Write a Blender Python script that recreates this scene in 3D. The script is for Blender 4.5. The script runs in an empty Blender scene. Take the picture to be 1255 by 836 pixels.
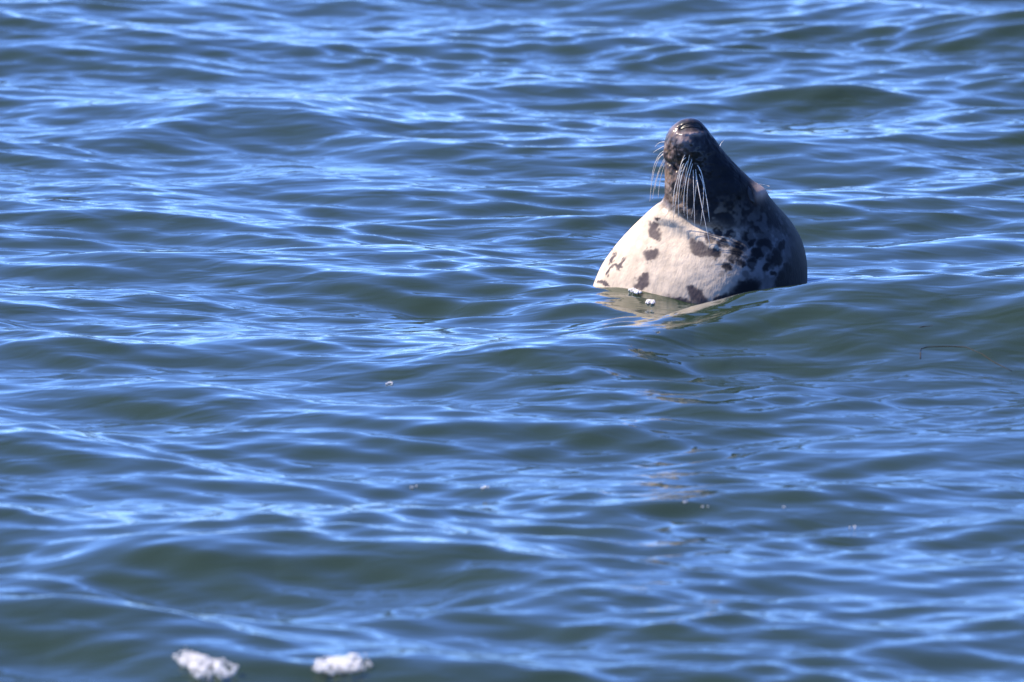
import bpy, bmesh, math, random
import numpy as np
from mathutils import Vector, Matrix

rng = np.random.default_rng(11)
random.seed(5)
sc = bpy.context.scene
COL = sc.collection

# ------------------------------------------------------------------ camera
PW, PH = 1255.0, 836.0
DIST = 20.0
FRAME_W = 2.2
PITCH = math.radians(9.0)
cam_d = bpy.data.cameras.new("camera")
cam = bpy.data.objects.new("camera", cam_d)
COL.objects.link(cam)
sc.camera = cam
cam_d.sensor_width = 36.0
cam_d.lens = 36.0 * DIST / FRAME_W
cam_d.clip_start = 0.5
cam_d.clip_end = 20000.0
CAM = np.array([0.0, -DIST * math.cos(PITCH), DIST * math.sin(PITCH)])
cam.location = CAM
cam.rotation_euler = (math.pi / 2 - PITCH, 0, 0)
FWD = np.array([0, math.cos(PITCH), -math.sin(PITCH)])
UPV = np.array([0, math.sin(PITCH), math.cos(PITCH)])
RIGHT = np.array([1.0, 0, 0])
cam_d.dof.use_dof = True
cam_d.dof.focus_distance = 20.7
cam_d.dof.aperture_fstop = 6.3
cam_d.dof.aperture_blades = 0


def ray(px, py):
    s = FRAME_W / DIST / PW
    return FWD + RIGHT * ((px - PW / 2) * s) + UPV * (-(py - PH / 2) * s)


def at_y(px, py, y):
    d = ray(px, py)
    return CAM + d * ((y - CAM[1]) / d[1])


def at_z(px, py, z=0.0):
    d = ray(px, py)
    return CAM + d * ((z - CAM[2]) / d[2])


# ------------------------------------------------------------------ sky and sun
SUN_EL = math.radians(49.0)
SUN_AZ = math.radians(-69.0)           # clockwise from +Y
world = bpy.data.worlds.new("World")
sc.world = world
world.use_nodes = True
wn, wl = world.node_tree.nodes, world.node_tree.links
sky = wn.new('ShaderNodeTexSky')
sky.sky_type = 'NISHITA'
sky.sun_disc = False
sky.sun_elevation = SUN_EL
sky.sun_rotation = SUN_AZ
sky.air_density = 0.6
sky.dust_density = 0.0
sky.ozone_density = 6.0
tint = wn.new('ShaderNodeMix')
tint.data_type = 'RGBA'
tint.blend_type = 'MULTIPLY'
tint.inputs[0].default_value = 1.0
wl.new(sky.outputs[0], tint.inputs[6])
tint.inputs[7].default_value = (0.83, 0.97, 1.36, 1)
wl.new(tint.outputs[2], wn['Background'].inputs[0])
wn['Background'].inputs[1].default_value = 0.15

sun_d = bpy.data.lights.new("sun", 'SUN')
sun_d.energy = 5.0
sun_d.angle = math.radians(0.53)
sun_d.color = (1.0, 0.87, 0.71)
sun = bpy.data.objects.new("sun", sun_d)
COL.objects.link(sun)
sun_vec = Vector((math.sin(SUN_AZ) * math.cos(SUN_EL), math.cos(SUN_AZ) * math.cos(SUN_EL), math.sin(SUN_EL)))
sun.rotation_euler = sun_vec.to_track_quat('Z', 'Y').to_euler()
sun.location = (-6, -4, 8)

sc.view_settings.view_transform = 'Standard'
sc.view_settings.look = 'None'
sc.view_settings.exposure = 0.92
sc.view_settings.gamma = 1.0
sc.render.engine = 'CYCLES'
sc.cycles.use_denoising = True
sc.cycles.max_bounces = 6
sc.cycles.sample_clamp_indirect = 6.0


# ------------------------------------------------------------------ materials
def new_mat(name):
    m = bpy.data.materials.new(name)
    m.use_nodes = True
    return m, m.node_tree.nodes, m.node_tree.links, m.node_tree.nodes['Principled BSDF']


def water_material():
    m, n, l, b = new_mat("sea_water")
    b.inputs['Base Color'].default_value = (0.021, 0.036, 0.020, 1)
    b.inputs['Roughness'].default_value = 0.06
    b.inputs['IOR'].default_value = 1.34
    tc = n.new('ShaderNodeTexCoord')
    mp = n.new('ShaderNodeMapping')
    mp.inputs['Scale'].default_value = (0.8, 1.5, 1.0)
    mp.inputs['Rotation'].default_value = (0, 0, math.radians(12))
    l.new(tc.outputs['Object'], mp.inputs['Vector'])
    t1 = n.new('ShaderNodeTexNoise')
    t1.inputs['Scale'].default_value = 9.0
    t1.inputs['Detail'].default_value = 2.5
    t1.inputs['Roughness'].default_value = 0.42
    t1.inputs['Distortion'].default_value = 0.5
    l.new(mp.outputs[0], t1.inputs['Vector'])
    # patches where the breeze roughens the surface more or less
    t2 = n.new('ShaderNodeTexNoise')
    t2.inputs['Scale'].default_value = 1.1
    t2.inputs['Detail'].default_value = 2.0
    l.new(tc.outputs['Object'], t2.inputs['Vector'])
    mr = n.new('ShaderNodeMapRange')
    mr.inputs['From Min'].default_value = 0.35
    mr.inputs['From Max'].default_value = 0.65
    mr.inputs['To Min'].default_value = 0.003
    mr.inputs['To Max'].default_value = 0.009
    l.new(t2.outputs['Fac'], mr.inputs['Value'])
    mu = n.new('ShaderNodeMath')
    mu.operation = 'MULTIPLY'
    l.new(t1.outputs['Fac'], mu.inputs[0])
    l.new(mr.outputs['Result'], mu.inputs[1])
    bp = n.new('ShaderNodeBump')
    bp.inputs['Strength'].default_value = 1.0
    bp.inputs['Distance'].default_value = 1.0
    l.new(mu.outputs[0], bp.inputs['Height'])
    l.new(bp.outputs[0], b.inputs['Normal'])
    return m


def fur_material():
    m, n, l, b = new_mat("wet_fur")
    at = n.new('ShaderNodeAttribute')
    at.attribute_name = 'fur'
    tc = n.new('ShaderNodeTexCoord')
    ns = n.new('ShaderNodeTexNoise')
    ns.inputs['Scale'].default_value = 60.0
    ns.inputs['Detail'].default_value = 5.0
    mp = n.new('ShaderNodeMapping')
    mp.inputs['Scale'].default_value = (1.0, 1.0, 0.45)
    l.new(tc.outputs['Object'], mp.inputs['Vector'])
    l.new(mp.outputs[0], ns.inputs['Vector'])
    ramp = n.new('ShaderNodeMapRange')
    ramp.inputs['From Min'].default_value = 0.3
    ramp.inputs['From Max'].default_value = 0.7
    ramp.inputs['To Min'].default_value = 0.82
    ramp.inputs['To Max'].default_value = 1.12
    l.new(ns.outputs['Fac'], ramp.inputs['Value'])
    mx = n.new('ShaderNodeVectorMath')
    mx.operation = 'SCALE'
    l.new(at.outputs['Color'], mx.inputs[0])
    l.new(ramp.outputs['Result'], mx.inputs['Scale'])
    l.new(mx.outputs[0], b.inputs['Base Color'])
    rg = n.new('ShaderNodeMapRange')
    rg.inputs['From Max'].default_value = 0.3
    rg.inputs['To Min'].default_value = 0.60
    rg.inputs['To Max'].default_value = 0.70
    l.new(mx.outputs[0], rg.inputs['Value'])
    l.new(rg.outputs['Result'], b.inputs['Roughness'])
    b.inputs['IOR'].default_value = 1.22
    wt = n.new('ShaderNodeAttribute')
    wt.attribute_name = 'wetness'
    l.new(wt.outputs['Fac'], b.inputs['Coat Weight'])

    b.inputs['Coat Roughness'].default_value = 0.22
    fb = n.new('ShaderNodeTexNoise')
    fb.inputs['Scale'].default_value = 240.0
    fb.inputs['Detail'].default_value = 3.0
    mp2 = n.new('ShaderNodeMapping')
    mp2.inputs['Scale'].default_value = (1.0, 1.0, 0.22)
    l.new(tc.outputs['Object'], mp2.inputs['Vector'])
    l.new(mp2.outputs[0], fb.inputs['Vector'])
    bp = n.new('ShaderNodeBump')
    bp.inputs['Strength'].default_value = 0.3
    bp.inputs['Distance'].default_value = 0.004
    l.new(fb.outputs['Fac'], bp.inputs['Height'])
    l.new(bp.outputs[0], b.inputs['Normal'])
    return m


def plain(name, col, rough, noise=0.15, scale=80.0, **kw):
    m, n, l, b = new_mat(name)
    tc = n.new('ShaderNodeTexCoord')
    ns = n.new('ShaderNodeTexNoise')
    ns.inputs['Scale'].default_value = scale
    l.new(tc.outputs['Object'], ns.inputs['Vector'])
    cr = n.new('ShaderNodeValToRGB')
    cr.color_ramp.elements[0].position = 0.3
    cr.color_ramp.elements[1].position = 0.7
    cr.color_ramp.elements[0].color = tuple(c * (1 - noise) for c in col) + (1,)
    cr.color_ramp.elements[1].color = tuple(min(1, c * (1 + noise)) for c in col) + (1,)
    l.new(ns.outputs['Fac'], cr.inputs[0])
    l.new(cr.outputs[0], b.inputs['Base Color'])
    b.inputs['Roughness'].default_value = rough
    for k, v in kw.items():
        b.inputs[k].default_value = v
    return m


M_WATER = water_material()
M_FUR = fur_material()
M_WHISKER = plain("whisker_hair", (0.78, 0.71, 0.60), 0.4)
M_EYE = plain("dark_eye", (0.010, 0.008, 0.008), 0.5)
M_NOSE = plain("nose_skin", (0.012, 0.011, 0.012), 0.4)
M_FOAM = plain("foam_bubbles", (0.80, 0.76, 0.70), 0.12, 0.25, 110.0)
M_FOAM.node_tree.nodes['Principled BSDF'].inputs['Coat Weight'].default_value = 0.6


def bubble_material():
    """soap-thin film: see-through in the middle, white at the rim"""
    m, n, l, b = new_mat("bubble_film")
    b.inputs['Base Color'].default_value = (0.92, 0.90, 0.86, 1)
    b.inputs['Roughness'].default_value = 0.12
    tr = n.new('ShaderNodeBsdfTransparent')
    lw = n.new('ShaderNodeLayerWeight')
    lw.inputs['Blend'].default_value = 0.45
    ns = n.new('ShaderNodeTexNoise')
    ns.inputs['Scale'].default_value = 120.0
    tc = n.new('ShaderNodeTexCoord')
    l.new(tc.outputs['Object'], ns.inputs['Vector'])
    ad = n.new('ShaderNodeMath')
    ad.operation = 'ADD'
    ad.use_clamp = True
    l.new(lw.outputs['Facing'], ad.inputs[0])
    sb = n.new('ShaderNodeMath')
    sb.operation = 'MULTIPLY_ADD'
    l.new(ns.outputs['Fac'], sb.inputs[0])
    sb.inputs[1].default_value = 1.2
    sb.inputs[2].default_value = -0.34
    l.new(sb.outputs[0], ad.inputs[1])
    mx = n.new('ShaderNodeMixShader')
    l.new(ad.outputs[0], mx.inputs['Fac'])
    l.new(tr.outputs[0], mx.inputs[1])
    l.new(b.outputs[0], mx.inputs[2])
    l.new(mx.outputs[0], n['Material Output'].inputs['Surface'])
    return m


M_BUBBLE = bubble_material()
M_WEED = plain("wet_seaweed", (0.006, 0.004, 0.004), 0.8, 0.3)


def link_mesh(name, verts, faces, mat, parent=None, smooth=True):
    me = bpy.data.meshes.new(name)
    me.from_pydata([tuple(v) for v in verts], [], faces)
    me.update()
    if smooth:
        me.polygons.foreach_set("use_smooth", [True] * len(me.polygons))
    me.materials.append(mat)
    o = bpy.data.objects.new(name, me)
    COL.objects.link(o)
    if parent is not None:
        o.parent = parent
    return o


def grid_mesh(name, X, Y, Z, mat, wrap=False):
    """fast quad grid from 2-D coordinate arrays"""
    r, c = X.shape
    me = bpy.data.meshes.new(name)
    co = np.stack([X, Y, Z], -1).reshape(-1, 3).astype(np.float32)
    idx = np.arange(r * c, dtype=np.int32).reshape(r, c)
    if wrap:
        idx = np.concatenate([idx, idx[:, :1]], 1)
    q = np.stack([idx[:-1, :-1], idx[:-1, 1:], idx[1:, 1:], idx[1:, :-1]], -1).reshape(-1, 4)
    nf = len(q)
    me.vertices.add(len(co))
    me.vertices.foreach_set("co", co.ravel())
    me.loops.add(nf * 4)
    me.loops.foreach_set("vertex_index", q.ravel().astype(np.int32))
    me.polygons.add(nf)
    me.polygons.foreach_set("loop_start", np.arange(nf, dtype=np.int32) * 4)
    me.polygons.foreach_set("use_smooth", np.ones(nf, dtype=bool))
    me.update(calc_edges=True)
    me.materials.append(mat)
    o = bpy.data.objects.new(name, me)
    COL.objects.link(o)
    return o


def tag(o, label=None, cat=None, group=None, kind=None):
    if label: o['label'] = label
    if cat: o['category'] = cat
    if group: o['group'] = group
    if kind: o['kind'] = kind
    return o


# ------------------------------------------------------------------ the sea
SEAL_Y = at_z(860, 352)[1]

N = 190
lam = np.exp(np.concatenate([rng.uniform(np.log(0.075), np.log(0.30), 95), rng.uniform(np.log(0.30), np.log(2.4), 95)]))
kk = 2 * np.pi / lam
# travel direction: mostly towards the camera, two crossing trains
train = rng.choice(3, N, p=[0.38, 0.32, 0.30])
spread = np.where(lam < 0.30, 0.6, 1.0)
dirs = np.choose(train, [math.radians(-36) + spread * rng.normal(0, math.radians(14), N), math.radians(32) + spread * rng.normal(0, math.radians(14), N),
                         spread * rng.normal(0, math.radians(13), N)])
KX = kk * np.sin(dirs)
KY = -kk * np.cos(dirs)
PHS = rng.uniform(0, 2 * np.pi, N)
short = lam < 0.30
slope = rng.uniform(0.5, 1.0, N) * np.where(short, np.exp(-0.5 * ((np.log(lam) - np.log(0.155)) / 0.5) ** 2),
                                            np.exp(-0.5 * ((np.log(lam) - np.log(0.58)) / 0.62) ** 2))
for msk, rms in ((short, 0.102), (~short, 0.102)):
    slope[msk] *= rms / math.sqrt(np.sum(slope[msk] ** 2) / 2)
AMP = slope / kk


def ridge(x, y, pts, h, w_front, w_back, ends=0.25):
    """a swell crest along the world polyline pts [(x, y), ...]; steeper towards the camera"""
    px = np.array([p[0] for p in pts]); py = np.array([p[1] for p in pts])
    h = h * np.interp(x, px, [p[2] for p in pts]) / max(p[2] for p in pts)
    yc = np.interp(x, px, py)
    d = y - yc
    w = np.where(d < 0, w_front, w_back)
    prof = np.exp(-(d / w) ** 2)
    t = 1.0 / (1 + np.exp(-(x - px[0]) / ends)) / (1 + np.exp((x - px[-1]) / ends))
    return h * prof * t


def crest_line(pp, h):
    """pixel points of a crest of height h -> world (x, y) line"""
    return [tuple(at_z(p[0], p[1], p[2] if len(p) > 2 else h)[:2]) + ((p[2] if len(p) > 2 else h),) for p in pp]


RIDGES = [
    # the swell passing in front of the seal
    (crest_line([(470, 447, .018), (560, 434, .036), (650, 417, .055), (720, 407, .066), (800, 391, .074), (850, 380, .078), (900, 371, .088), (950, 363, .096), (1000, 358, .104), (1080, 354, .112), (1160, 348, .12), (1300, 348, .125), (1700, 350, .125)], 0.085), 0.125, 0.37, 0.22, 0.15),
    (crest_line([(1010, 362), (1080, 356), (1160, 350), (1300, 352), (1700, 352)], 0.09), 0.032, 0.24, 0.22, 0.15),
    # long dark shoulders along the bottom of the frame
    (crest_line([(60, 684), (200, 674), (340, 668), (560, 680), (820, 694), (1000, 700)], 0.035), 0.058, 0.26, 0.34, 0.18),
    (crest_line([(-500, 770), (-100, 776), (60, 778), (230, 800), (420, 830)], 0.03), 0.060, 0.34, 0.30, 0.15),
    (crest_line([(460, 762), (620, 758), (800, 768), (1000, 772)], 0.02), 0.036, 0.20, 0.24, 0.15),
    # dark faces far left and far right at the top
    (crest_line([(-200, 24), (0, 22), (90, 30), (230, 40)], 0.04), 0.045, 0.34, 0.30, 0.15),
    (crest_line([(150, 150), (260, 132), (360, 140), (500, 168)], 0.04), 0.040, 0.32, 0.28, 0.15),
    (crest_line([(1040, 0), (1120, 8), (1200, 20), (1400, 30)], 0.04), 0.050, 0.42, 0.34, 0.15),
]
DIPS = [
    # the hollow the seal floats in
    (at_z(830, 366)[0], at_z(830, 366)[1], 0.45, 0.30, -0.008),
    (at_z(745, 352)[0], at_z(745, 352)[1], 0.20, 0.30, 0.016),
]


def waves(x, y, fade=None):
    h = np.zeros_like(x); dx = np.zeros_like(x); dy = np.zeros_like(x)
    # slow grouping so the chop comes in packets
    g = 1.0 + 0.30 * np.sin(1.3 * x + 0.7 * y + 0.4) * np.sin(0.9 * y - 0.8 * x + 1.1) + 0.25 * np.sin(3.1 * x - 1.9 * y + 2.0) * np.sin(2.3 * y + 1.7 * x)
    lft = 1 / (1 + np.exp((x - 0.1) / 0.35))
    wa, wb = 0.45 + 0.85 * lft, 1.25 - 0.85 * lft
    cx_, cy_ = np.array(RIDGES[0][0]).T[:2]
    dd = y - np.interp(x, cx_, cy_)
    calm = 1 - 0.36 * np.exp(-((dd + 0.15) / 0.6) ** 2) / (1 + np.exp(-(x - cx_[0]) / 0.15))
    for i in range(N):
        ph = KX[i] * x + KY[i] * y + PHS[i]
        a = AMP[i] * (g if lam[i] < 0.36 else calm) * (wa, wb, 1.0)[train[i]]
        if fade is not None:
            a = a * np.clip((lam[i] / np.maximum(fade, 1e-6) - 3.0) / 4.0, 0, 1)
        h += a * np.cos(ph)
        s = a * np.sin(ph) * 0.35
        dx -= s * (KX[i] / kk[i])
        dy -= s * (KY[i] / kk[i])
    for (pts, hh, wf, wb, en) in RIDGES:
        h += ridge(x, y, pts, hh, wf, wb, en)
    for (cx, cy, rx, ry, hh) in DIPS:
        h += hh * np.exp(-((x - cx) / rx) ** 2 - ((y - cy) / ry) ** 2)
    return h, dx, dy


def surf(x, y):
    x = np.atleast_1d(np.asarray(x, float)); y = np.atleast_1d(np.asarray(y, float))
    qx, qy = x.copy(), y.copy()
    for _ in range(6):
        h, dx, dy = waves(qx, qy)
        qx, qy = x - dx, y - dy
    return waves(qx, qy)[0]


def hit_water(px, py):
    d = ray(px, py)
    t = np.linspace(13, 40, 2700)
    P = CAM[None] + d[None] * t[:, None]
    below = np.where(P[:, 2] < surf(P[:, 0], P[:, 1]))[0]
    return P[below[0]] if len(below) else at_z(px, py)


def axis(lo, hi, step, far_lo, far_hi, growth=1.22):
    core = np.arange(lo, hi, step)
    out = []
    s, v = step, hi
    while v < far_hi:
        out.append(v); s *= growth; v += s
    out.append(far_hi)
    low = []
    s, v = step, lo - step
    while v > far_lo:
        low.append(v); s *= growth; v -= s
    low.append(far_lo)
    return np.concatenate([low[::-1], core, out])


ax = axis(-2.4, 2.4, 0.0046, -3000, 3000)
ay = axis(-5.2, 9.5, 0.0142, -60, 9000)
X, Y = np.meshgrid(ax.astype(np.float32), ay.astype(np.float32))
SX, SY = np.meshgrid(np.gradient(ax).astype(np.float32), np.gradient(ay).astype(np.float32))
FADE = np.maximum(SX, SY * 0.7)
H, DX, DY = waves(X, Y, FADE)
far = np.exp(-(np.maximum(0, FADE - 0.5) / 2.0))
water = grid_mesh("water", X + DX, Y + DY, H * far, M_WATER)
tag(water, "blue green rippled sea with a low swell passing in front of the seal", "sea", kind='structure')
del X, Y, SX, SY, FADE, H, DX, DY

# ------------------------------------------------------------------ the seal
# silhouette rows: py, left px, right px, half depth in px
ROWS = [
    (146.0, 844.0, 846.0, 1.0), (146.5, 839.5, 850.0, 6), (148, 834.0, 854.5, 11), (151, 829.0, 858.5, 16), (155, 824.0, 861.5, 20),
    (160, 819.5, 865.5, 23.5), (166, 816.0, 870.5, 26), (173, 813.5, 876.0, 28), (181, 812.3, 881.5, 29.5), (190, 811.8, 889.0, 31),
    (198, 812.5, 896.0, 33), (206, 813.0, 903.5, 35.5), (215, 813.5, 913.0, 39), (224, 813.5, 922.0, 44), (232, 813.8, 930.5, 50),
    (240, 813.5, 939.5, 57), (246, 811.0, 945.5, 62), (252, 803.5, 951.0, 67), (260, 794.0, 958.5, 74), (268, 785.5, 966.0, 81),
    (278, 775.0, 973.5, 89), (290, 763.5, 980.5, 97), (302, 753.5, 985.0, 104), (314, 745.0, 987.8, 109), (326, 737.5, 989.3, 113),
    (338, 732.0, 989.6, 116), (350, 727.5, 989.0, 118), (362, 724.0, 987.5, 119), (400, 716.0, 984.0, 120), (470, 708, 984, 120),
    (600, 700, 980, 118), (800, 716, 968, 105), (950, 760, 930, 72), (1010, 800, 890, 40), (1030, 842, 848, 3),
]
R = np.array(ROWS)


def hermite(xs, x, y):
    """monotone cubic interpolation"""
    h = np.diff(x); d = np.diff(y) / h
    m = np.zeros_like(y)
    m[0], m[-1] = d[0], d[-1]
    for i in range(1, len(y) - 1):
        if d[i - 1] * d[i] > 0:
            w1, w2 = 2 * h[i] + h[i - 1], h[i] + 2 * h[i - 1]
            m[i] = (w1 + w2) / (w1 / d[i - 1] + w2 / d[i])
    k = np.clip(np.searchsorted(x, xs) - 1, 0, len(x) - 2)
    t = (xs - x[k]) / h[k]
    return ((2 * t**3 - 3 * t**2 + 1) * y[k] + (t**3 - 2 * t**2 + t) * h[k] * m[k]
            + (-2 * t**3 + 3 * t**2) * y[k + 1] + (t**3 - t**2) * h[k] * m[k + 1])


rows = np.concatenate([[146.0, 146.12, 146.3], np.arange(146.6, 160, 0.6), np.arange(160, 375, 0.85),
                       np.arange(376, 1030, 9), [1029.0, 1030.0]])
RL, RR, RD = (hermite(rows, R[:, 0], R[:, j]) for j in (1, 2, 3))
NA = 600
ang = np.linspace(0, 2 * np.pi, NA, endpoint=False)
# more vertices on the side towards the camera is not needed: both flanks are alike
PXc = ((RL + RR) / 2)[:, None] + ((RR - RL) / 2)[:, None] * np.cos(ang)[None]
S_PX = FRAME_W / DIST / PW * (SEAL_Y - CAM[1]) / math.cos(PITCH)   # metres per pixel at the seal
# head slices are egg shaped: the muzzle (left) is narrower than the forehead
PYc = np.repeat(rows[:, None], NA, 1)
head = np.clip((262 - PYc) / 50, 0, 1) * np.clip((PYc - 170) / 30, 0, 1)
girth = np.clip((PYc - 240) / 30, 0, 1) * np.clip((700 - PYc) / 250, 0, 1)
egg = 1 + (0.40 * head + 0.32 * girth * (1 - head)) * np.cos(ang)[None] - 0.10 * head
Dpx = -RD[:, None] * np.sin(ang)[None] * egg                       # depth in px, minus = towards camera


def gauss(cx, cy, rx, ry=None, rot=0.0):
    ry = ry or rx
    c, s = math.cos(rot), math.sin(rot)
    u = (PXc - cx) * c + (PYc - cy) * s
    v = -(PXc - cx) * s + (PYc - cy) * c
    return np.exp(-(u / rx) ** 2 - (v / ry) ** 2)


def seg_dist(pts, X=None, Y=None):
    X = PXc if X is None else X; Y = PYc if Y is None else Y
    best = np.full(X.shape, 1e9)
    for (x0, y0), (x1, y1) in zip(pts[:-1], pts[1:]):
        dx, dy = x1 - x0, y1 - y0
        t = np.clip(((X - x0) * dx + (Y - y0) * dy) / (dx * dx + dy * dy), 0, 1)
        best = np.minimum(best, np.hypot(X - x0 - t * dx, Y - y0 - t * dy))
    return best


MOUTH = [(806, 196), (815, 197), (822, 201), (828, 207)]
EYE = [(913.5, 224), (916, 231), (919, 238), (922.5, 245)]
NOSTRIL = [(832, 157.5), (838, 154), (846, 152.5), (853, 153.5), (858, 157)]
side = np.abs(np.sin(ang))[None] ** 0.6
bump = np.zeros_like(PXc)
bump += 7.0 * gauss(839, 184, 16, 19, 0.2)
bump += -5.0 * gauss(868, 226, 22, 20)            # whisker pad
bump += 2.6 * gauss(833, 169, 9, 7)                   # upper lip by the nose
bump += -3.2 * np.exp(-(seg_dist(MOUTH) / 2.2) ** 2)  # mouth line
bump += 2.0 * gauss(826, 222, 10, 13)                 # lower jaw
bump += -4.5 * np.exp(-(seg_dist(NOSTRIL) / 2.6) ** 2)
bump += 2.0 * gauss(845, 161, 13, 2.6)                # lip below the nostril
bump += -6.5 * gauss(911, 234, 9, 15, 0.35)           # eye socket
bump += 12.0 * gauss(930, 229, 9, 9)                 # brow above the closed eye
bump += -2.5 * np.exp(-(seg_dist(EYE) / 2.2) ** 2)
bump += -4.5 * np.exp(-(seg_dist([(806, 247), (825, 256), (850, 266), (880, 272)]) / 4.5) ** 2)   # throat crease
bump += 4.5 * np.exp(-(seg_dist([(800, 258), (825, 265), (850, 276), (872, 286)]) / 7.0) ** 2)   # skin roll under it
sc_out = (1 + bump * side / np.maximum(np.hypot(Dpx, 6), 14))
Dpx2 = Dpx * sc_out
# the head is turned a little towards the camera, so the muzzle leans out over the throat
turn = np.clip((284 - PYc) / 66, 0, 1)
Dpx2 = Dpx2 - 44 * turn * turn * (3 - 2 * turn)
# soft skin folds and unevenness of the throat
# nudge the outline a little where creases and lips reach it
edge = np.cos(ang)[None]
PX2 = PXc.copy()
PX2 += np.where(edge < 0, 1, 0) * 1.6 * np.exp(-(PYc - 197) ** 2 / 5.0) * (edge ** 2)
PX2 += -np.where(edge > 0, 1, 0) * -5.0 * np.exp(-(PYc - 232) ** 2 / 50.0) * (edge ** 2)

# px rows -> world, by heights measured on the seal's own vertical plane
base = at_y(0, 352, SEAL_Y)[2]
Zrow = np.array([at_y(627.5, r, SEAL_Y)[2] for r in rows])
Zrow = np.where(rows > 352, base - (rows - 352) * S_PX, Zrow)
SX0 = at_y(858, 300, SEAL_Y)[0]
XW = (PX2 - 858) * S_PX
YW = Dpx2 * S_PX  # refined below with the small unevenness of the skin
ZW = np.repeat(Zrow[:, None], NA, 1) + 44 * turn * turn * (3 - 2 * turn) * S_PX * math.tan(PITCH)


def vnoise(p, seed):
    """smooth value noise on 3-D points (n, 3)"""
    r = np.random.default_rng(seed)
    tab = r.random((32, 32, 32))
    i = np.floor(p).astype(int); f = p - i
    f = f * f * (3 - 2 * f)
    o = 0
    for a in (0, 1):
        for b in (0, 1):
            for c in (0, 1):
                w = (f[:, 0] if a else 1 - f[:, 0]) * (f[:, 1] if b else 1 - f[:, 1]) * (f[:, 2] if c else 1 - f[:, 2])
                o = o + w * tab[(i[:, 0] + a) % 32, (i[:, 1] + b) % 32, (i[:, 2] + c) % 32]
    return o - 0.5


P3 = np.stack([XW, YW, ZW], -1).reshape(-1, 3)
sh = XW.shape
nz = lambda f, s: vnoise(P3 * f + 7.3, s).reshape(sh)
lump = (2.0 * nz(42, 51) + 1.7 * nz(95, 52) + 0.9 * nz(190, 53)) * np.clip((266 - PYc) / 25, 0.22, 1) * np.clip((PYc - 148) / 8, 0, 1) * (PXc < 905)
lump = lump + 2.2 * nz(14, 54) * np.clip((PYc - 255) / 30, 0, 1)
YW = YW - np.sign(np.sin(ang))[None] * np.minimum(1, np.abs(np.sin(ang)) * 3)[None] * lump * S_PX * 1.3
XW = XW + np.cos(ang)[None] * lump * S_PX * 0.5
wx = PXc + 7 * nz(38, 1) + 4 * nz(95, 2) + 2.5 * nz(220, 41)
wy = PYc + 7 * nz(38, 3) + 4 * nz(95, 4) + 4 * nz(220, 42)
soft = lambda d, w: 1 / (1 + np.exp(np.clip(d / w, -40, 40)))


def blob(cx, cy, rx, ry, rot=0.0, w=0.09):
    c, s = math.cos(math.radians(rot)), math.sin(math.radians(rot))
    u = ((wx - cx) * c + (wy - cy) * s) / rx
    v = (-(wx - cx) * s + (wy - cy) * c) / ry
    return soft(np.hypot(u, v) - 1, w)


dark = np.zeros(sh)
# dark head down to the throat line
line_x = np.array([700, 806, 818, 830, 842, 856, 872, 890, 910, 930, 946, 958, 975, 1000])
line_y = np.array([240, 246, 251, 256, 261, 266, 268, 268, 268, 270, 272, 282, 294, 302])
dark = np.maximum(dark, soft(wy - np.interp(wx, line_x, line_y), 2.2))
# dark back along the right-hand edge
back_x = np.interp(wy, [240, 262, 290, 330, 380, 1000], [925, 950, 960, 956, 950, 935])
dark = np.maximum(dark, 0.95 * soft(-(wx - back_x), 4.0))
for s in [(858, 291, 17, 7.5, 32), (800, 273, 9, 5, 0), (801, 279, 10, 4, 10), (796, 301, 10, 6.5, -10), (785, 338, 11, 6, -35), (790, 331, 4, 8, 20),
          (853, 346, 14, 9, 35), (847, 339, 8, 6, 40), (760, 317, 12, 2.4, -45), (751, 313, 10, 2.2, -60), (741, 343, 8, 3, 10), (748, 328, 9, 2, -60),
          (901, 288, 10, 12, 30), (893, 300, 6, 6, 0), (914, 279, 9, 10, 0), (888, 311, 7, 5, 0), (904, 305, 7, 6, 0), (918, 306, 7, 8, 0),
          (882, 285, 8, 6, 0), (874, 297, 9, 6, 20), (934, 281, 12, 13, 20), (945, 301, 11, 12, 40), (938, 313, 6, 5, 0),
          (946, 320, 3.5, 3, 0), (912, 336, 20, 13, -25), (924, 346, 14, 9, 0), (882, 351, 14, 7, 0), (960, 326, 11, 20, 10), (900, 348, 14, 9, 0),
          (878, 272, 6, 5, 0), (892, 272, 9, 6, 0), (868, 280, 7, 5, 0), (926, 295, 9, 7, 0), (955, 290, 6, 8, 0), (925, 268, 12, 7, 0),
          (806, 262, 4, 2.5, 0), (830, 352, 16, 4, 5), (866, 355, 12, 6, 0), (776, 352, 10, 3, 0)]:
    dark = np.maximum(dark, blob(*s))
# scattered blotches below the water line and a speckle on the flank
under = soft(-(PYc - 360), 3) * soft(-(nz(16, 9) + 0.5 * nz(40, 10) - 0.10), 0.02)
dark = np.maximum(dark, under)
flank = soft(-(PXc - 868), 6) * soft(PYc - 330, 8)
dark = np.maximum(dark, 0.6 * flank * soft(-(nz(60, 12) + 0.4 * nz(130, 13) - 0.13), 0.02))
flecks = soft(-(PXc - 862), 5) * soft(-(PYc - 244), 6) * soft(PXc - 968, 5) * soft(PYc - 318, 8)
dark = dark * (1 - 0.30 * flecks * soft(-(nz(70, 61) + 0.5 * nz(150, 62) - 0.15), 0.04))
dark = np.clip(dark * (1 - 0.95 * gauss(929, 231, 9, 8)), 0, 1)  # dark coat cleared where the sunlit brow patch is painted

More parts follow.
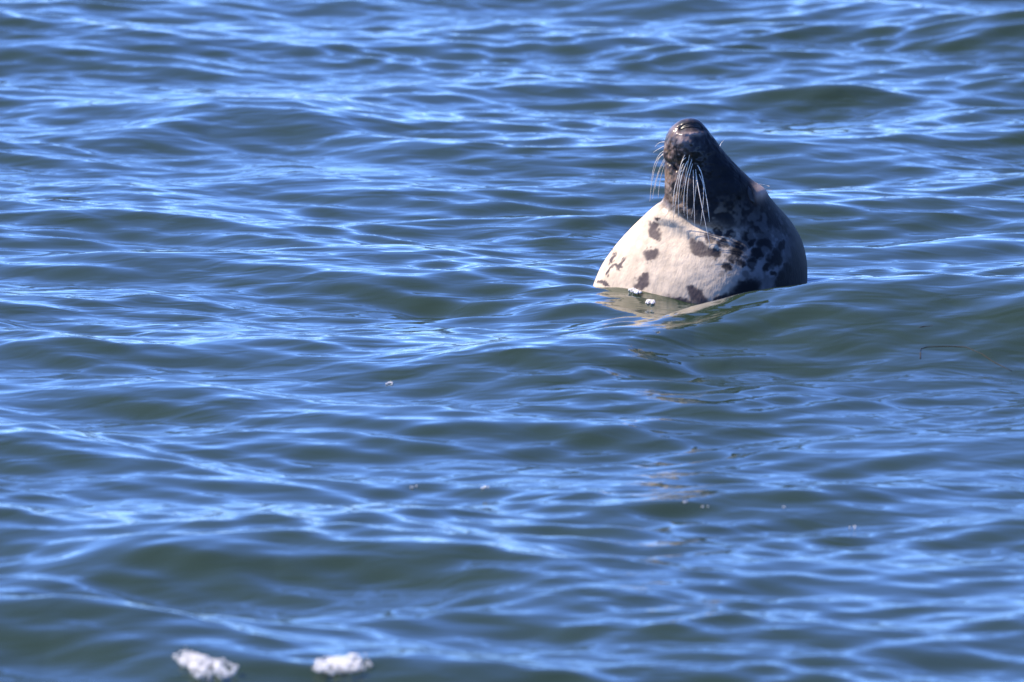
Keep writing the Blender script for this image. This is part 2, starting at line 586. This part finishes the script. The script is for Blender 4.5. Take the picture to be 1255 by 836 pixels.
cream = np.array([0.60, 0.49, 0.365])
greyer_shaded = np.array([0.125, 0.135, 0.15])  # grey dorsal fur, darkened further to deepen the shaded side
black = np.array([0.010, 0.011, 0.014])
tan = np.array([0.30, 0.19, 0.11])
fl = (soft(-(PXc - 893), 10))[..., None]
pale = cream * (1 - fl) + greyer_shaded * fl
pale = pale * (1 + 0.16 * nz(70, 20) + 0.10 * nz(22, 21))[..., None]
blk = black * (1 + 0.5 * nz(50, 22))[..., None]
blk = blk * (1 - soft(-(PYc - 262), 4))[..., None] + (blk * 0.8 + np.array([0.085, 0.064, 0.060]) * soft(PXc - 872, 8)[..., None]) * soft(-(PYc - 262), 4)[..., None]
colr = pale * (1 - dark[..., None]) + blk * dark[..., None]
# brown muzzle, tan lips and jaw
mz = np.clip(soft(PXc - 838, 7) * soft(PYc - 248, 4) * (0.45 + 1.5 * nz(80, 30) + 1.2 * nz(170, 33)), 0, 1)[..., None]
colr = colr * (1 - mz) + np.array([0.15, 0.098, 0.074]) * mz
tn = np.clip((0.9 * gauss(818, 216, 9, 11) + 0.7 * gauss(816, 184, 6, 16) + 0.5 * gauss(825, 240, 12, 8)) * (0.7 + 1.4 * nz(90, 31) + 1.0 * nz(190, 34)), 0, 1)[..., None]
colr = colr * (1 - tn) + tan * tn
for q in [(821, 236, 9, 2.2, 30), (829, 243, 9, 2.0, 28), (817, 227, 6, 2.0, 30), (838, 250, 8, 1.8, 20), (827, 232, 5, 1.6, 40)]:
    st_ = (0.75 * blob(*q, w=0.4))[..., None]
    colr = colr * (1 - st_) + np.array([0.36, 0.27, 0.20]) * st_
pk = np.clip(0.75 * gauss(836, 168, 8, 6) + 0.55 * gauss(826, 158, 7, 5) + 0.9 * gauss(847, 161.5, 11, 2.2), 0, 1)[..., None]
colr = colr * (1 - pk) + np.array([0.34, 0.26, 0.24]) * pk
# follicle pits in rows on the whisker pad
for q in range(4):
    for k in range(5):
        pit = gauss(828 + 6.2 * k + 1.5 * q, 184 + 6.0 * q + 1.6 * k, 1.5)[..., None]
        colr = colr * (1 - 0.8 * pit)
mo = np.exp(-(seg_dist(MOUTH) / 2.6) ** 2)[..., None]
colr = colr * (1 - mo) + np.array([0.012, 0.008, 0.008]) * mo
no = np.exp(-(seg_dist(NOSTRIL) / 3.5) ** 2)[..., None]
colr = colr * (1 - no) + np.array([0.008, 0.007, 0.008]) * no
ey = np.exp(-(seg_dist(EYE) / 4.2) ** 2)[..., None]
colr = colr * (1 - ey) + np.array([0.010, 0.009, 0.010]) * ey
brow_sun = np.clip(gauss(929, 231, 9, 8), 0, 1)[..., None]  # sunlight on the brow painted in as a pale patch
colr = colr * (1 - 0.9 * brow_sun) + np.array([0.46, 0.33, 0.27]) * 0.9 * brow_sun
# wet band just above the water
wet = soft(-(PYc - 351), 1.2)[..., None]
colr = colr * (1 - 0.62 * wet)
colr = np.clip(colr, 0.004, 0.9)

seal = bpy.data.objects.new("grey_seal", None)
COL.objects.link(seal)
seal.location = (SX0, SEAL_Y, 0)
seal.empty_display_size = 0.2
tag(seal, "grey seal floating upright, spotted pale throat bared and nose pointing skyward", "seal")
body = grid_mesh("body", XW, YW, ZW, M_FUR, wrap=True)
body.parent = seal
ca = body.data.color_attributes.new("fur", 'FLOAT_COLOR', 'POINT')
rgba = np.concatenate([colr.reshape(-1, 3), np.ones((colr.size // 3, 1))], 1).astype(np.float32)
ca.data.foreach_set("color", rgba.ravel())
wa_ = body.data.attributes.new("wetness", 'FLOAT', 'POINT')
wet_f = np.clip(0.55 * soft(PXc - 862, 6) * soft(PYc - 232, 8) + 0.5 * gauss(818, 250, 9, 5) + 0.3 * wet[..., 0] * soft(PXc - 900, 10), 0, 1)
wa_.data.foreach_set("value", wet_f.ravel().astype(np.float32))
# close the two ends
bm = bmesh.new(); bm.from_mesh(body.data); bm.verts.ensure_lookup_table()
nv = len(bm.verts)
bm.faces.new([bm.verts[i] for i in range(NA)][::-1]); bm.faces.new([bm.verts[i] for i in range(nv - NA, nv)])
bmesh.ops.recalc_face_normals(bm, faces=bm.faces)
bm.to_mesh(body.data); bm.free()
body.data.polygons.foreach_set("use_smooth", [True] * len(body.data.polygons))


def skin_point(px, py, front=True):
    """point on the seal's skin (seal coordinates) seen at this pixel of its own plane"""
    i = int(np.argmin(np.abs(rows - py)))
    half = slice(0, NA // 2 + 1) if front else slice(NA // 2, NA)
    j = int(np.argmin(np.abs(PX2[i, half] - px))) + (0 if front else NA // 2)
    return np.array([XW[i, j], YW[i, j], ZW[i, j]])


def tube(name, pts, r0, r1, mat, parent=None, ns=6):
    pts = [Vector(p) for p in pts]
    verts, faces = [], []
    n = len(pts)
    for i, p in enumerate(pts):
        t = (pts[min(i + 1, n - 1)] - pts[max(i - 1, 0)]).normalized()
        a = t.cross(Vector((0.3, 1, 0.2))).normalized()
        b = t.cross(a)
        r = r0 + (r1 - r0) * (i / (n - 1))
        for k in range(ns):
            q = 2 * math.pi * k / ns
            verts.append(p + a * (r * math.cos(q)) + b * (r * math.sin(q)))
    for i in range(n - 1):
        for k in range(ns):
            k2 = (k + 1) % ns
            faces.append((i * ns + k, i * ns + k2, (i + 1) * ns + k2, (i + 1) * ns + k))
    faces.append(tuple(range(ns))[::-1])
    faces.append(tuple((n - 1) * ns + k for k in range(ns)))
    return link_mesh(name, verts, faces, mat, parent)


def px2seal(px, py, dpx):
    """pixel of the seal's plane plus a depth in px (minus = towards the camera) -> seal coordinates"""
    z = at_y(627.5, py, SEAL_Y)[2] - dpx * S_PX * math.tan(PITCH) * (1 if dpx < 0 else 0)
    return np.array([(px - 858) * S_PX, dpx * S_PX, z])


def whisker(root, mid, tip, d_mid, d_tip, front=True, r=0.00085):
    a = skin_point(root[0], root[1], front)
    if d_mid is None:                      # drapes just clear of the throat
        d_tip = skin_point(*tip)[1] / S_PX - random.uniform(4, 10)
        d_mid = min(a[1] / S_PX * 0.45 + d_tip * 0.55, skin_point(*mid)[1] / S_PX - 4)
    b = px2seal(mid[0], mid[1], d_mid)
    c = px2seal(tip[0], tip[1], d_tip)
    pts = []
    for i in range(13):
        t = i / 12
        m = b * 2 - (a + c) / 2        # quadratic Bezier through mid
        pts.append(a * (1 - t) ** 2 + m * 2 * t * (1 - t) + c * t * t)
    tube("whisker", pts, r, r * 0.38, M_WHISKER, seal)


# near side, hanging down over the throat (root, middle, tip)
for rt, md, tp in [((837, 197), (829, 222), (823, 262)), ((841, 194), (832, 228), (827, 268)), ((844, 200), (838, 230), (834, 264)),
                   ((846, 192), (839, 232), (836, 262)), ((848, 205), (847, 240), (848, 293)), ((851, 204), (849, 236), (848, 268)),
                   ((851, 208), (858, 248), (864, 290)), ((855, 210), (861, 240), (866, 270)), ((839, 190), (833, 206), (830, 226)),
                   ((843, 186), (840, 206), (836, 240)), ((833, 201), (827, 220), (824, 244)), ((855, 203), (863, 226), (867, 258)),
                   ((835, 206), (828, 232), (822, 256)), ((847, 197), (843, 235), (841, 276)), ((853, 199), (858, 230), (859, 266)), ((838, 186), (830, 208), (825, 234))]:
    jx, jy = random.uniform(-4, 4), random.uniform(0, 14)
    whisker(rt, (md[0] + random.uniform(-2.5, 2.5), md[1]), (tp[0] + jx, tp[1] + jy), None, None, r=random.uniform(0.0008, 0.00115))
# far side, spreading out past the muzzle on the left
for rt, md, tp in [((815, 186), (804, 200), (798, 232)), ((815, 188), (803, 208), (797, 252)), ((816, 192), (806, 216), (800, 248)),
                   ((817, 194), (808, 214), (803, 238)), ((815, 180), (806, 186), (801, 192)), ((815, 176), (808, 178), (803, 184)),
                   ((817, 196), (810, 220), (807, 246)), ((815, 190), (803, 202), (801, 222))]:
    whisker(rt, md, tp, 16 + random.uniform(0, 8), 22 + random.uniform(0, 14), front=False, r=0.0007)
# stiff brow hairs over the eye, and a few on the forehead
for rt, md, tp in [((932, 229), (937, 232), (945, 234)), ((930, 226), (936, 227), (942, 229)), ((880, 180), (883, 176), (886, 173))]:
    whisker(rt, md, tp, -20, -22, r=0.0007)


def slit(name, pts, width, depth, mat):
    """a curved almond sunk in the skin: closed eye or nostril opening"""
    verts, faces = [], []
    n = len(pts)
    for i, (px, py) in enumerate(pts):
        c = skin_point(px, py)
        t = np.array(pts[min(i + 1, n - 1)]) - np.array(pts[max(i - 1, 0)])
        t = t / np.linalg.norm(t)
        w = width * (math.sin(math.pi * (i + 0.25) / (n - 0.5)) ** 0.7)
        for k in (-1, -0.5, 0, 0.5, 1):
            q = skin_point(px - t[1] * w * k, py + t[0] * w * k)
            q = q + np.array([0, -depth * (1 - k * k) - 0.0006, 0])
            verts.append(q)
    for i in range(n - 1):
        for k in range(4):
            faces.append((i * 5 + k, i * 5 + k + 1, i * 5 + k + 6, i * 5 + k + 5))
    o = link_mesh(name, verts, faces, mat, seal)
    sd = o.modifiers.new("thickness", 'SOLIDIFY')
    sd.thickness = 0.002
    sd.offset = 0
    return o


def dense(pts, n=14):
    P = np.array(pts, float)
    t = np.linspace(0, len(P) - 1, n)
    return list(zip(np.interp(t, range(len(P)), P[:, 0]), np.interp(t, range(len(P)), P[:, 1])))


slit("eye", dense([(914.5, 226), (916.5, 232), (919, 238), (922, 243)]), 3.0, 0.0012, M_EYE)
slit("nostril", dense(NOSTRIL), 1.9, 0.0006, M_NOSE)


# ------------------------------------------------------------------ foam and flotsam
def foam_mesh(name, lobes, count, rmin, rmax, mat, seed):
    """a raft of bubbles: lobes = [(cx, cy, rx, ry, height)] in metres about the origin"""
    r = random.Random(seed)
    bm = bmesh.new()
    for i in range(count):
        cx, cy, rx, ry, hh = lobes[i % len(lobes)]
        q = math.sqrt(r.random()); a = r.uniform(0, 2 * math.pi)
        x, y = cx + rx * q * math.cos(a), cy + ry * q * math.sin(a)
        rad = r.uniform(rmin, rmax) * (1.1 - 0.4 * q)
        z = r.random() * hh * (1 - q * q) + rad * 0.3
        bmesh.ops.create_icosphere(bm, subdivisions=2, radius=rad, matrix=Matrix.Translation((x, y, z)))
    me = bpy.data.meshes.new(name)
    bm.to_mesh(me); bm.free()
    me.polygons.foreach_set("use_smooth", [True] * len(me.polygons))
    me.materials.append(mat)
    o = bpy.data.objects.new(name, me)
    COL.objects.link(o)
    return o


def place(o, px, py, lift=0.0):
    p = hit_water(px, py)
    o.location = (p[0], p[1], float(surf(p[0], p[1])[0]) + lift)


f1 = foam_mesh("foam_patch", [(-0.032, 0.07, 0.026, 0.08, 0.004), (0.018, -0.06, 0.044, 0.09, 0.004), (-0.010, 0.01, 0.034, 0.08, 0.004)], 260, 0.0022, 0.0056, M_BUBBLE, 1)
place(f1, 250, 812)
tag(f1, "two lobed clump of white foam near the lower left corner, left of the smaller clump", "foam", "foam clumps on the water")
f2 = foam_mesh("foam_patch", [(-0.022, -0.01, 0.030, 0.070, 0.004), (0.0, 0.0, 0.03, 0.070, 0.004), (0.024, 0.02, 0.030, 0.070, 0.004)], 200, 0.0022, 0.0056, M_BUBBLE, 2)
place(f2, 419, 816)
tag(f2, "single oval clump of white foam right of the two lobed clump at the bottom", "foam", "foam clumps on the water")
glint_throat = foam_mesh("foam_patch", [(0, 0, 0.010, 0.030, 0.002), (0.010, -0.03, 0.008, 0.02, 0.002)], 90, 0.0010, 0.0036, M_FOAM, 3)  # white bubbles added in place of a sun glint on the water
place(glint_throat, 776, 357)
tag(glint_throat, "sparkling cluster of bubbles touching the seal's pale throat at the water line", "foam", "foam clumps on the water")
glint_near = foam_mesh("foam_patch", [(0, 0, 0.010, 0.03, 0.002)], 60, 0.0010, 0.0034, M_FOAM, 4)  # second bubble cluster imitating a sun glint
place(glint_near, 797, 371)
tag(glint_near, "smaller sparkling bubble cluster on the throat's reflection, nearer than the other", "foam", "foam clumps on the water")

for (px, py, cnt, rad, lab) in [
        (478, 471, 5, 0.0035, "tiny bubble cluster on open water left of the big swell"),
        (594, 599, 4, 0.0032, "pair of tiny bubbles below the middle of the picture"),
        (508, 598, 3, 0.0028, "faint bubble speck on a bright ripple left of the middle bubbles"),
        (843, 618, 3, 0.0032, "left bubble of the two close specks below the seal"),
        (864, 622, 3, 0.0032, "right bubble of the two close specks below the seal"),
        (957, 623, 2, 0.0026, "lone bubble speck farthest right below the swell"),
        (1046, 647, 4, 0.0026, "flattened bubble speck on a ripple at lower right")]:
    b = foam_mesh("bubble_cluster", [(0, 0, 0.008, 0.012, 0.002)], cnt, rad * 0.6, rad, M_FOAM, px)
    place(b, px, py)
    tag(b, lab, "bubbles", "bubble specks on the water")

# strand of seaweed lying in the face of the swell
pts = []
for px, py in [(1128, 440), (1128, 434), (1129, 429), (1136, 427), (1150, 426), (1168, 426), (1184, 427), (1192, 430), (1204, 436), (1216, 443), (1228, 449), (1240, 456)]:
    p = hit_water(px, py)
    pts.append((p[0], p[1], float(surf(p[0], p[1])[0]) + 0.0001))
o0 = Vector(pts[0])
weed = tube("seaweed_strand", [Vector(p) - o0 for p in pts], 0.0013, 0.0009, M_WEED)
weed.location = o0
tag(weed, "thin dark strand of seaweed curving along the swell at the right edge", "seaweed")

# two scraps of drifting stalk
for pix, lab in [
        ([(58, 247), (66, 245), (74, 246), (84, 244)], "short dark stalk drifting among the ripples at the far left edge"),
        ([(1118, 405), (1130, 401), (1144, 400), (1152, 401)], "short dark stalk lying on the swell above the seaweed strand")]:
    pp = [hit_water(*p) for p in pix]
    o0 = Vector(pp[0])
    st = tube("drifting_stalk", [Vector(p) - o0 + Vector((0, 0, 0.0006)) for p in pp], 0.0017, 0.0008, M_WEED)
    st.location = o0
    tag(st, lab, "stalk", "stalks drifting on the water")
